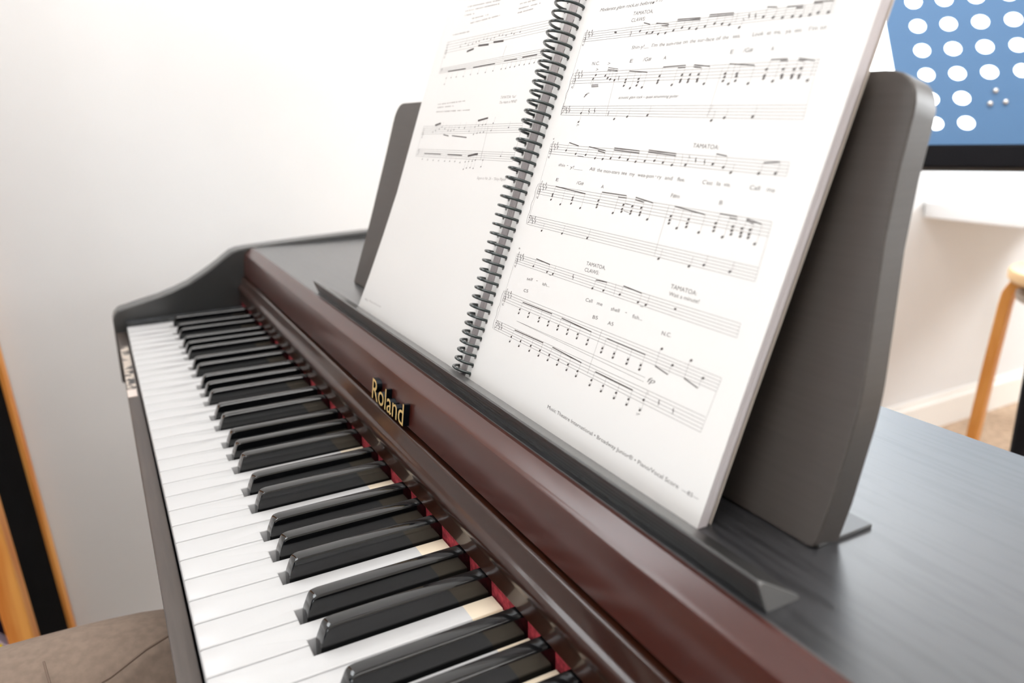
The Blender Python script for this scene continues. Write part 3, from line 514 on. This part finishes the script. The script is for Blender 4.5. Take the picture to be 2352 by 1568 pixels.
def right_ink(I):
    staves(I, D['st'], .16)
    for i, (TL, TR, BL, BR) in enumerate(D['st']):
        h = TL[1]-BL[1]; x = TL[0]; bs = i % 3 == 2
        (bass if bs else treble)(I, x+(.6 if bs else 1.6), BL[1], h)
        for k, yy in enumerate((4, 2.5, 4.5, 3)):
            yy = yy-(1 if bs else 0); sharp(I, x+5.0+k*1.25+.5*(k > 1), BL[1]+h/4*yy*.92, 1.25)
        if i % 3 == 1:   # braces
            B3 = D['st'][i+1]; yb, yt = B3[2][1], TL[1]; ym = (yb+yt)/2; xx = x-1.2
            I.stroke([(xx, yt), (xx-1.3, yt-4), (xx-.6, ym+4), (xx-1.8, ym), (xx-.9, ym-4), (xx-1.8, yb+4), (xx-.8, yb)], .3)
    for bars, chords in D['g']:
        x1, y1, x2, y2 = bars[0]
        for b in bars:
            if abs(b[0]-b[2])+abs(b[1]-b[3]) > .6: I.line(b[:2], b[2:], .36 if len(bars) > 2 else .58 if abs(b[2]-b[0]) > 2.2 or len(bars) > 1 else .35, cut=True)
        for ch in chords:
            down = sum(c[1] for c in ch)/len(ch) > (y1+y2)/2
            xs = sum(c[0] for c in ch)/len(ch); xs += -.85 if down else .85
            tt = 0 if abs(x2-x1) < .5 else (xs-x1)/(x2-x1); yb = y1+(y2-y1)*min(max(tt, -.1), 1.1)
            I.line((xs, max(c[1] for c in ch) if down else min(c[1] for c in ch)), (xs, yb), .13)
            for c in ch: I.head(c, .74)
            lo = min(ch, key=lambda c: c[1])
    for a in D['ln']: I.line(a[:2], a[2:4], a[4])
    for s in D['tx']: I.text(s[0], s[1:3], s[3:5], s[5], s[6])
    # ledger strokes under the low notes of the last system
    for bars, chords in D['g']:
        for ch in chords:
            for c in ch:
                if c[1] < 58 and c[1] > 47.5 or c[1] < 38.3: I.line((c[0]-1.2, c[1]+1.0), (c[0]+1.2, c[1]+1.0), .13)
    for s in rings:
        xc, dp, R = coil_at(s); xr = xc+math.sqrt(R*R-dp*dp)
        I.poly([(xr-.3+1.6*math.cos(a), s-.8+1.5*math.sin(a)) for a in [2*math.pi*k/10 for k in range(10)]], 3)
def left_ink(I):
    staves(I, D['lst'], .16)
    for TL, TR, BL, BR in D['lst'][::2]: treble(I, TL[0]+2, BL[1]-1, TL[1]-BL[1]-2)
    for TL, TR, BL, BR in D['lst'][1::2]: bass(I, TL[0]+1, BL[1], TL[1]-BL[1])
    for b in D['lb']: I.line(b[:2], b[2:], .8, cut=True)
    for c in D['lg']: I.head(c, .6); I.line((c[0]+.7, c[1]), (c[0]+.7, c[1]+4.5), .12)
    for a in D['ln2']: I.line(a[:2], a[2:4], .2)
    rr = random.Random(4)
    for a in D['lw']:
        A = Vector(a[:2]); Bv = Vector(a[2:]); n = max(3, int((Bv-A).length/1.3)); 
        for k in range(n):
            if rr.random() < .16: continue
            p = A.lerp(Bv, k/n); q = A.lerp(Bv, (k+.75)/n); I.line((p.x, p.y+.5), (q.x, q.y+.5), .5+rr.random()*.6, 2)
    for s in D['lt']: I.text(s[0], s[1:3], s[3:5], s[5], s[6], 2)
    for s in rings:
        xc, dp, R = coil_at(s); xl = xc-math.sqrt(R*R-dp*dp)
        I.poly([(xl+.3+1.5*math.cos(a), s+1.5*math.sin(a)) for a in [2*math.pi*k/10 for k in range(10)]], 3)
RO = [(639.2, .4), (873.8, .7), (874.9, 57.6), (875.8, 90.3), (876.9, 138.5), (877.6, 174.3), (878.2, 209), (879, 282), (651, 282), (646.3, 188)]
LO = [(399.0, .4), (630.8, .4), (635.3, 188), (640, 284), (429.5, 286), (425, 241), (423.2, 197), (422.4, 155), (421.5, 114), (415.2, 72.4), (407.7, 34.3)]
page('right_page', RO, right_ink); page('left_page', LO, left_ink)
def stack(name, outl, t0, t1, n, m='pedge', jx=.35, dx=0):
    bm = bmesh.new(); rr = random.Random(len(outl)); st = (t1-t0)/n
    cx = sum(u for u, v in outl)/len(outl)
    for k in range(n):
        j = rr.uniform(-jx, 0); dep = t0+st*(k+.9); f = [(u+(j if u > cx else -j)+dx*k, v if v > 10 else max(v, .45+dep*.356)) for u, v in outl]
        prism(bm, f, lambda u, v, t: PG(u, v, t), -(t0+st*k), -(t0+st*(k+.86)))
    return at(obj(name, bm, m), B)
stack('right_page_stack', [(u, v) if u > 700 else (u+.6, v) for u, v in RO], .25, 5.6, 16)
stack('left_page_stack', LO, .25, 5.0, 12, dx=.16)
stack('back_cover', [(u-.3 if u > 700 else u+1.5, v+.3) for u, v in RO], 7.2, 8.0, 1, 'cover')
stack('front_cover', [(u+.3 if u < 500 else u-.5, v+.3) for u, v in LO], 6.6, 7.3, 1, 'cover')
bm = bmesh.new()
pts = []
for s_i, s in enumerate(rings):
    for k in range(24):
        a = math.pi*2*k/24; ss = s+6.33*k/24*0
        # start at the right hole, go over the front to the left hole, and travel down the spine only behind the pages
        tr = 0 if k <= 12 else (k-12)/12
        ss = s+6.33*tr+.9*(k/12 if k <= 12 else 1-tr)
        xc, dp, R = coil_at(ss); pts.append(PG(xc+R*math.cos(a), ss, R*math.sin(a)-dp))
tube(bm, pts, .00098, 8); at(obj('coil_binding', bm, 'coil', smooth=True, angle=60), B)

# ================= things behind: stand, stool, table
T = thing('music_stand', 'black perforated steel music stand desk, sky reflection painted blue, with three bolts, standing behind the piano', 'music stand', (.455, 1.300, FZ))
e0 = Vector((.2965, 1.136, .340)); ux = Vector((.105, .066, .001)); uz = Vector((-.0235, -.019, .106))   # hole grid: three columns, two rows span
ux = Vector(((.402-.297)/3, (1.202-1.136)/3, .0003)); up_ = Vector(((.297-.321)/3-.0045, (1.136-1.155)/3+.0066, (.340-.234)/3+.0005))
UX = ux.normalized(); nn = ux.cross(up_).normalized(); 
if nn.y > 0: nn = -nn
def SP(a, b, t=0): return tuple(e0+ux*a+up_*b+nn*t)
# desk as a grid of cells each with a round hole
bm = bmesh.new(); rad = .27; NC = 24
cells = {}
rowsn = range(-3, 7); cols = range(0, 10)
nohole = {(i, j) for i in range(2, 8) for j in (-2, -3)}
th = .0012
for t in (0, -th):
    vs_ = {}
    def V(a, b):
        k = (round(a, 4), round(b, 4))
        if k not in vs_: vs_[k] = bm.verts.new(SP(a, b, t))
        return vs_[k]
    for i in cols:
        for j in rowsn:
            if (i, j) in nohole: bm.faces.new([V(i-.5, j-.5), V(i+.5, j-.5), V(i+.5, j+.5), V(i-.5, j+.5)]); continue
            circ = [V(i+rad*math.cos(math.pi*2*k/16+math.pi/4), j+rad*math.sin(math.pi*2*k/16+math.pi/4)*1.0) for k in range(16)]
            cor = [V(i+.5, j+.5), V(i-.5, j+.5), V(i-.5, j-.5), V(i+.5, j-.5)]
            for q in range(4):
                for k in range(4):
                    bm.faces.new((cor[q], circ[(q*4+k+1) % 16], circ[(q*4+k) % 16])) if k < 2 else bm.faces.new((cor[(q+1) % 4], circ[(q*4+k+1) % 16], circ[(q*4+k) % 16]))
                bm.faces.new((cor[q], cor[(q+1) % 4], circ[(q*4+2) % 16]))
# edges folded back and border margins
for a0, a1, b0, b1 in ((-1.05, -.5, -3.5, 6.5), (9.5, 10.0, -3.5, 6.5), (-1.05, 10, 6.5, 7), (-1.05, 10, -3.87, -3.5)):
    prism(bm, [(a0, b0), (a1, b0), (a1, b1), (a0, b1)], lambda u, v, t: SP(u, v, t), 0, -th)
desk = at(obj('stand_desk', bm, 'blue'), T)  # blue base colour stands in for sky reflected in black steel
bm = bmesh.new(); prism(bm, [(-1.05, -4.82), (10, -4.82), (10, -3.87), (-1.05, -3.87)], lambda u, v, t: SP(u, v, t), .003, -.045); at(obj('stand_lip', bm, 'navy', bevel=.004), T)
for a, b in ((2.08, -1.75), (1.84, -2.25), (2.32, -2.2)):
    bm = bmesh.new(); bmesh.ops.create_uvsphere(bm, u_segments=14, v_segments=8, radius=.0045); bmesh.ops.translate(bm, vec=SP(a, b, .001), verts=bm.verts); obj('bolt', bm, 'steel', desk, smooth=True)
pole_top = Vector(SP(4.5, -1, -.02)); 
bm = bmesh.new(); tube(bm, [pole_top, (.455, 1.300, pole_top.z-.12), (.455, 1.300, FZ+.12)], .015, 14); at(obj('stand_pole', bm, 'navy', smooth=True), T)
for k in range(3):
    a = k*2.094+.9; bm = bmesh.new(); tube(bm, [(.455, 1.300, FZ+.30), (.455+.28*math.cos(a), 1.300+.28*math.sin(a), FZ+.012)], .008, 10); at(obj('leg', bm, 'navy', smooth=True), T)

SX, SY, SZ = .245, 1.925, -.105
ST = thing('wooden_stool', 'round bentwood birch stool standing by the white table', 'stool', (SX, SY, FZ))
bm = bmesh.new(); lathe(bm, [(.166, -.004), (.172, .003), (.172, .018), (.168, .024)], (SX, SY, SZ-.024), 48); at(obj('seat', bm, 'birchtop', smooth=True), ST)
bm = bmesh.new(); lathe(bm, [(.148, 0), (.150, .004), (.150, .016), (.146, .018)], (SX, SY, SZ-.070), 40); at(obj('under_ring', bm, 'stoolring', smooth=True), ST)
for k in range(4):
    a = math.radians(192+90*k); ca, sa = math.cos(a), math.sin(a)
    pts = [(.05, -.035), (.105, -.035), (.135, -.037), (.158, -.048), (.168, -.070), (.172, -.10), (.186, -.30), (.205, FZ-SZ)]
    bm = bmesh.new(); w2 = .0175; ring_ = []
    for i, (r, z) in enumerate(pts):
        p = Vector((r, z)); q = Vector(pts[min(i+1, len(pts)-1)])-Vector(pts[max(i-1, 0)]); q.normalize(); nrm = Vector((-q.y, q.x))*.0125
        vv = []
        for s1, s2 in ((1, 1), (1, -1), (-1, -1), (-1, 1)):
            rr_ = p+nrm*s1; vv.append(bm.verts.new((SX+rr_.x*ca-s2*w2*sa, SY+rr_.x*sa+s2*w2*ca, SZ+max(rr_.y, FZ-SZ))))
        ring_.append(vv)
    for A_, B_ in zip(ring_, ring_[1:]):
        for i in range(4): bm.faces.new((A_[i], A_[(i+1) % 4], B_[(i+1) % 4], B_[i]))
    bm.faces.new(ring_[0]); bm.faces.new(ring_[-1])
    at(obj('leg', bm, 'birch', smooth=True, bevel=.003), ST)

TB = thing('white_table', 'long white table against the wall under the bright window', 'table', (.6, 2.4, FZ))
bm = bmesh.new(); box(bm, WX+.002, 1.6, 2.060, 2.75, -.045, 0); at(obj('tabletop', bm, 'table', bevel=.004), TB)
for x, y in ((.0, 2.65), (1.5, 2.12), (1.5, 2.68)):
    bm = bmesh.new(); box(bm, x, x+.05, y, y+.05, FZ, -.045); at(obj('leg', bm, 'table', bevel=.003), TB)

# ================= blackboard screen and bag on the left
FB = thing('framed_blackboard', 'pine-framed black board standing against the left wall beyond the keyboard', 'blackboard', (-.2, -.18, FZ))
def FBp(u, z, t):   # u 0 at the wall .. 1 nearer; leans with height
    lean = -.0425*(z+.63); return (-.272+u*.175, -.149+lean-.036*u+t, z)
def fbar(u0, u1, z0, z1, t0, t1, name, m):
    bm = bmesh.new(); prism(bm, [(u0, z0), (u1, z0), (u1, z1), (u0, z1)], lambda u, v, t: FBp(u, v, t), t0, t1); at(obj(name, bm, m, bevel=.002), FB)
fbar(0, .10, FZ, .9, -.022, 0, 'frame_stile', 'pine'); fbar(.86, 1.0, FZ, .9, -.030, .002, 'frame_stile', 'pine')
fbar(.10, .86, FZ+.05, .86, -.014, -.006, 'board_panel', 'board'); fbar(.10, .86, .86, .9, -.022, 0, 'frame_rail', 'pine'); fbar(.10, .86, FZ, FZ+.05, -.022, 0, 'frame_rail', 'pine')
BG = thing('purple_bag', 'dark purple cloth bag with a blue yellow and red spotted band, beside the blackboard', 'bag', (-.206, -.33, FZ))
bm = bmesh.new(); bmesh.ops.create_uvsphere(bm, u_segments=32, v_segments=20, radius=1)
for v in bm.verts:
    x, y, z = v.co; s = lambda c: math.copysign(abs(c)**.55, c)
    v.co = (-.206+.062*s(x), -.330+.098*s(y), FZ+.165+.165*s(z)+.003*math.sin(40*y+30*z))
at(obj('bag_body', bm, 'purple', smooth=True, angle=80), BG)
def strap(o0, o1, m, lift=0):
    bm = bmesh.new(); a = []
    for k in range(19):
        t = k/18; y = -.310+.088*t; z = -.4874-1.35*(y+.2377)-6*(y+.2377)**2 if y > -.2377 else -.4874-1.35*(y+.2377)-11*(y+.2377)**2
        a.append([bm.verts.new((-.1385+lift+dx, y, z+d)) for dx, d in ((0, o0), (0, o1), (-.02, o1), (-.02, o0))])
    for p, q in zip(a, a[1:]):
        for i in range(4): bm.faces.new((p[i], p[(i+1) % 4], q[(i+1) % 4], q[i]))
    bm.faces.new(a[0]); bm.faces.new(a[-1][::-1]); return at(obj('strap_band', bm, m), BG)
strap(-.005, 0, 'lilac'); bs = strap(-.018, -.005, 'bluestr'); strap(-.021, -.018, 'lilac'); strap(-.025, -.021, 'red'); strap(-.042, -.025, 'yel')
for y in (-.262, -.2395, -.2275):
    z = -.4874-1.35*(y+.2377)-.0115; bm = bmesh.new(); lathe(bm, [(.0042, -.0007), (.0042, .0007)], (0, 0, 0), 16)
    bmesh.ops.rotate(bm, cent=(0, 0, 0), matrix=Matrix.Rotation(math.pi/2, 3, 'Y'), verts=bm.verts); bmesh.ops.translate(bm, vec=(-.138, y, z), verts=bm.verts); at(obj('strap_spot', bm, 'yel'), BG)

# ================= seated player's legs
PX, PY = .605, -.50
PE = thing('person', 'person sitting at the piano in khaki trousers, knee under the keyboard at the lower left', 'person', (PX, PY, FZ))
def limb(joints, edges, root, name, m, sub=2):
    me = bpy.data.meshes.new(name); me.from_pydata([j[:3] for j in joints], edges, []); me.materials.append(MT[m])
    o = bpy.data.objects.new(name, me); COL.objects.link(o)
    sk = o.modifiers.new('skin', 'SKIN'); sk.use_smooth_shade = True
    for i, j in enumerate(joints): me.skin_vertices[0].data[i].radius = (j[3], j[4] if len(j) > 4 else j[3]); 
    me.skin_vertices[0].data[0].use_root = True
    ss = o.modifiers.new('sub', 'SUBSURF'); ss.levels = sub; ss.render_levels = sub
    return at(o, root)
J = [(PX, PY, -.17, .13, .12), (PX-.115, PY+.06, -.175, .095), (PX+.115, PY+.06, -.175, .095)]
JL = [(.480, -.32, -.211, .084), (.474, -.16, -.207, .078), (.472, -.055, -.203, .073), (.470, .02, -.205, .068), (.470, .045, -.26, .058), (.470, .035, -.42, .056), (.470, .01, -.62, .046), (.470, .005, -.685, .045)]
JR = [(.735, -.32, -.225, .084), (.745, -.16, -.235, .078), (.748, -.055, -.235, .073), (.75, .02, -.235, .068), (.752, .045, -.27, .058), (.752, .035, -.42, .056), (.752, .01, -.62, .046), (.752, .005, -.685, .045)]
JT_ = [(PX, PY-.02, .0, .13, .10), (PX, PY, .2, .15, .10), (PX, PY+.01, .33, .14, .085)]
JJ = J+JL+JR; E_ = [(0, 1), (0, 2), (1, 3), (2, 11)]+[(3+i, 4+i) for i in range(7)]+[(11+i, 12+i) for i in range(7)]
limb(JJ, E_, PE, 'trousers', 'khaki')
# whole body: hips, legs, torso, neck, head, arms and hands in one skin
BJ = [(PX, PY, -.17, .10, .10)]; BE = []
def chain(start, js):
    p = start
    for j in js: BJ.append(j); BE.append((p, len(BJ)-1)); p = len(BJ)-1
    return p
sp = chain(0, [(PX, PY-.01, -.02, .115, .09), (PX, PY, .12, .12, .09), (PX, PY+.005, .25, .11, .08)])
nk = chain(sp, [(PX, PY+.01, .33, .052), (PX, PY+.02, .365, .050), (PX, PY+.040, .405, .066, .078), (PX, PY+.040, .455, .082, .100), (PX, PY+.035, .51, .088, .108), (PX, PY+.03, .565, .06)])
for sgn, JX in ((-1, JL), (1, JR)):
    chain(0, [(PX+sgn*.10, PY+.05, -.175, .07)]+[(j[0], j[1], j[2], j[3]*.8) for j in JX])
    wr = chain(sp, [(PX+sgn*.155, PY, .265, .05), (PX+sgn*.20, PY-.01, .20, .044), (PX+sgn*.285, PY-.04, -.02, .036), (PX+sgn*.31, PY+.03, -.14, .029), (PX+sgn*.322, PY+.09, -.235, .023), (PX+sgn*.325, PY+.105, -.275, .028, .016)])
    for k in range(4):
        fx = PX+sgn*.325+(k-1.5)*.006; fy = PY+.095+k*.014
        chain(wr, [(fx, fy, -.315, .0085), (fx-sgn*.006, fy, -.342-.004*(k in (1, 2)), .008), (fx-sgn*.014, fy-.002, -.362-.006*(k in (1, 2)), .007)])
    chain(wr, [(PX+sgn*.310, PY+.135, -.285, .010), (PX+sgn*.303, PY+.152, -.312, .0085)])
limb(BJ, BE, PE, 'body', 'skin')
SJ = [(PX, PY-.01, -.10, .135, .115), (PX, PY-.01, .0, .130, .105), (PX, PY, .12, .135, .105), (PX, PY+.005, .25, .125, .095), (PX, PY+.008, .315, .07, .065)]; SE = [(0, 1), (1, 2), (2, 3), (3, 4)]
for sgn in (-1, 1):
    i = len(SJ); SJ += [(PX+sgn*.155, PY, .265, .062), (PX+sgn*.20, PY-.01, .20, .056), (PX+sgn*.285, PY-.04, -.02, .047), (PX+sgn*.31, PY+.03, -.14, .040), (PX+sgn*.32, PY+.075, -.21, .034)]
    SE += [(3, i), (i, i+1), (i+1, i+2), (i+2, i+3), (i+3, i+4)]
limb(SJ, SE, PE, 'sweater', 'sweater')
bm = bmesh.new(); bmesh.ops.create_uvsphere(bm, u_segments=28, v_segments=16, radius=1)
for v in bm.verts:
    x, y, z = v.co; z2 = z if z > -.2 or y < .1 else -.2
    v.co = (PX+.084*x, PY+.022+.104*y-.010, .500+.100*max(z, -.75 if y < .15 else .25))
at(obj('hair', bm, 'hair', smooth=True, angle=80), PE)
for sgn in (-1, 1):
    bm = bmesh.new(); bmesh.ops.create_uvsphere(bm, u_segments=12, v_segments=8, radius=.0095); bmesh.ops.translate(bm, vec=(PX+sgn*.030, PY+.112, .472), verts=bm.verts); at(obj('eye', bm, 'trim', smooth=True), PE)
bm = bmesh.new(); tube(bm, [(PX, PY+.112, .475), (PX, PY+.130, .442), (PX, PY+.112, .434)], [.006, .011, .007], 8); at(obj('nose', bm, 'skin', smooth=True, angle=80), PE)
bm = bmesh.new(); tube(bm, [(PX-.020, PY+.100, .414), (PX, PY+.108, .413), (PX+.020, PY+.100, .414)], [.002, .0045, .002], 8); at(obj('mouth', bm, 'lips', smooth=True, angle=80), PE)
for sgn in (-1, 1):
    bm = bmesh.new(); bmesh.ops.create_uvsphere(bm, u_segments=14, v_segments=10, radius=1)
    for v in bm.verts: v.co = (PX+sgn*.076+.009*v.co.x, PY+.028+.017*v.co.y, .455+.030*v.co.z)
    at(obj('ear', bm, 'skin', smooth=True, angle=80), PE)
# seams and creases on the near thigh
def crease(pts, r):
    bm = bmesh.new(); tube(bm, pts, r, 6); at(obj('trouser_seam', bm, 'seam', smooth=True), PE)
crease([(.535, -.075, -.142), (.528, -.055, -.140), (.512, -.03, -.137), (.500, -.005, -.136), (.49, .02, -.137)], .0012)
crease([(.500, -.098, -.129), (.512, -.096, -.133), (.522, -.094, -.139), (.53, -.09, -.147)], .0009)
for x in (.470, .752):
    bm = bmesh.new(); bmesh.ops.create_uvsphere(bm, u_segments=20, v_segments=12, radius=1)
    for v in bm.verts:
        a, b, c = v.co; v.co = (x+.045*a, .06+.125*b, FZ+.0005+max(0, .05+.055*c+(-.02*b)))
    at(obj('shoe', bm, 'shoe', smooth=True, angle=80), PE)
BN = thing('piano_bench', 'dark piano bench under the seated person', 'bench', (PX, PY-.03, FZ))
bm = bmesh.new(); box(bm, PX-.30, PX+.30, PY-.20, PY+.13, FZ+.38, FZ+.43); at(obj('seat', bm, 'cheek', bevel=.012, seg=3), BN)
for sx in (-1, 1):
    for y in (PY-.17, PY+.06):
        bm = bmesh.new(); box(bm, PX+sx*.25-.02, PX+sx*.25+.02, y, y+.04, FZ, FZ+.38); at(obj('leg', bm, 'cheek', bevel=.003), BN)
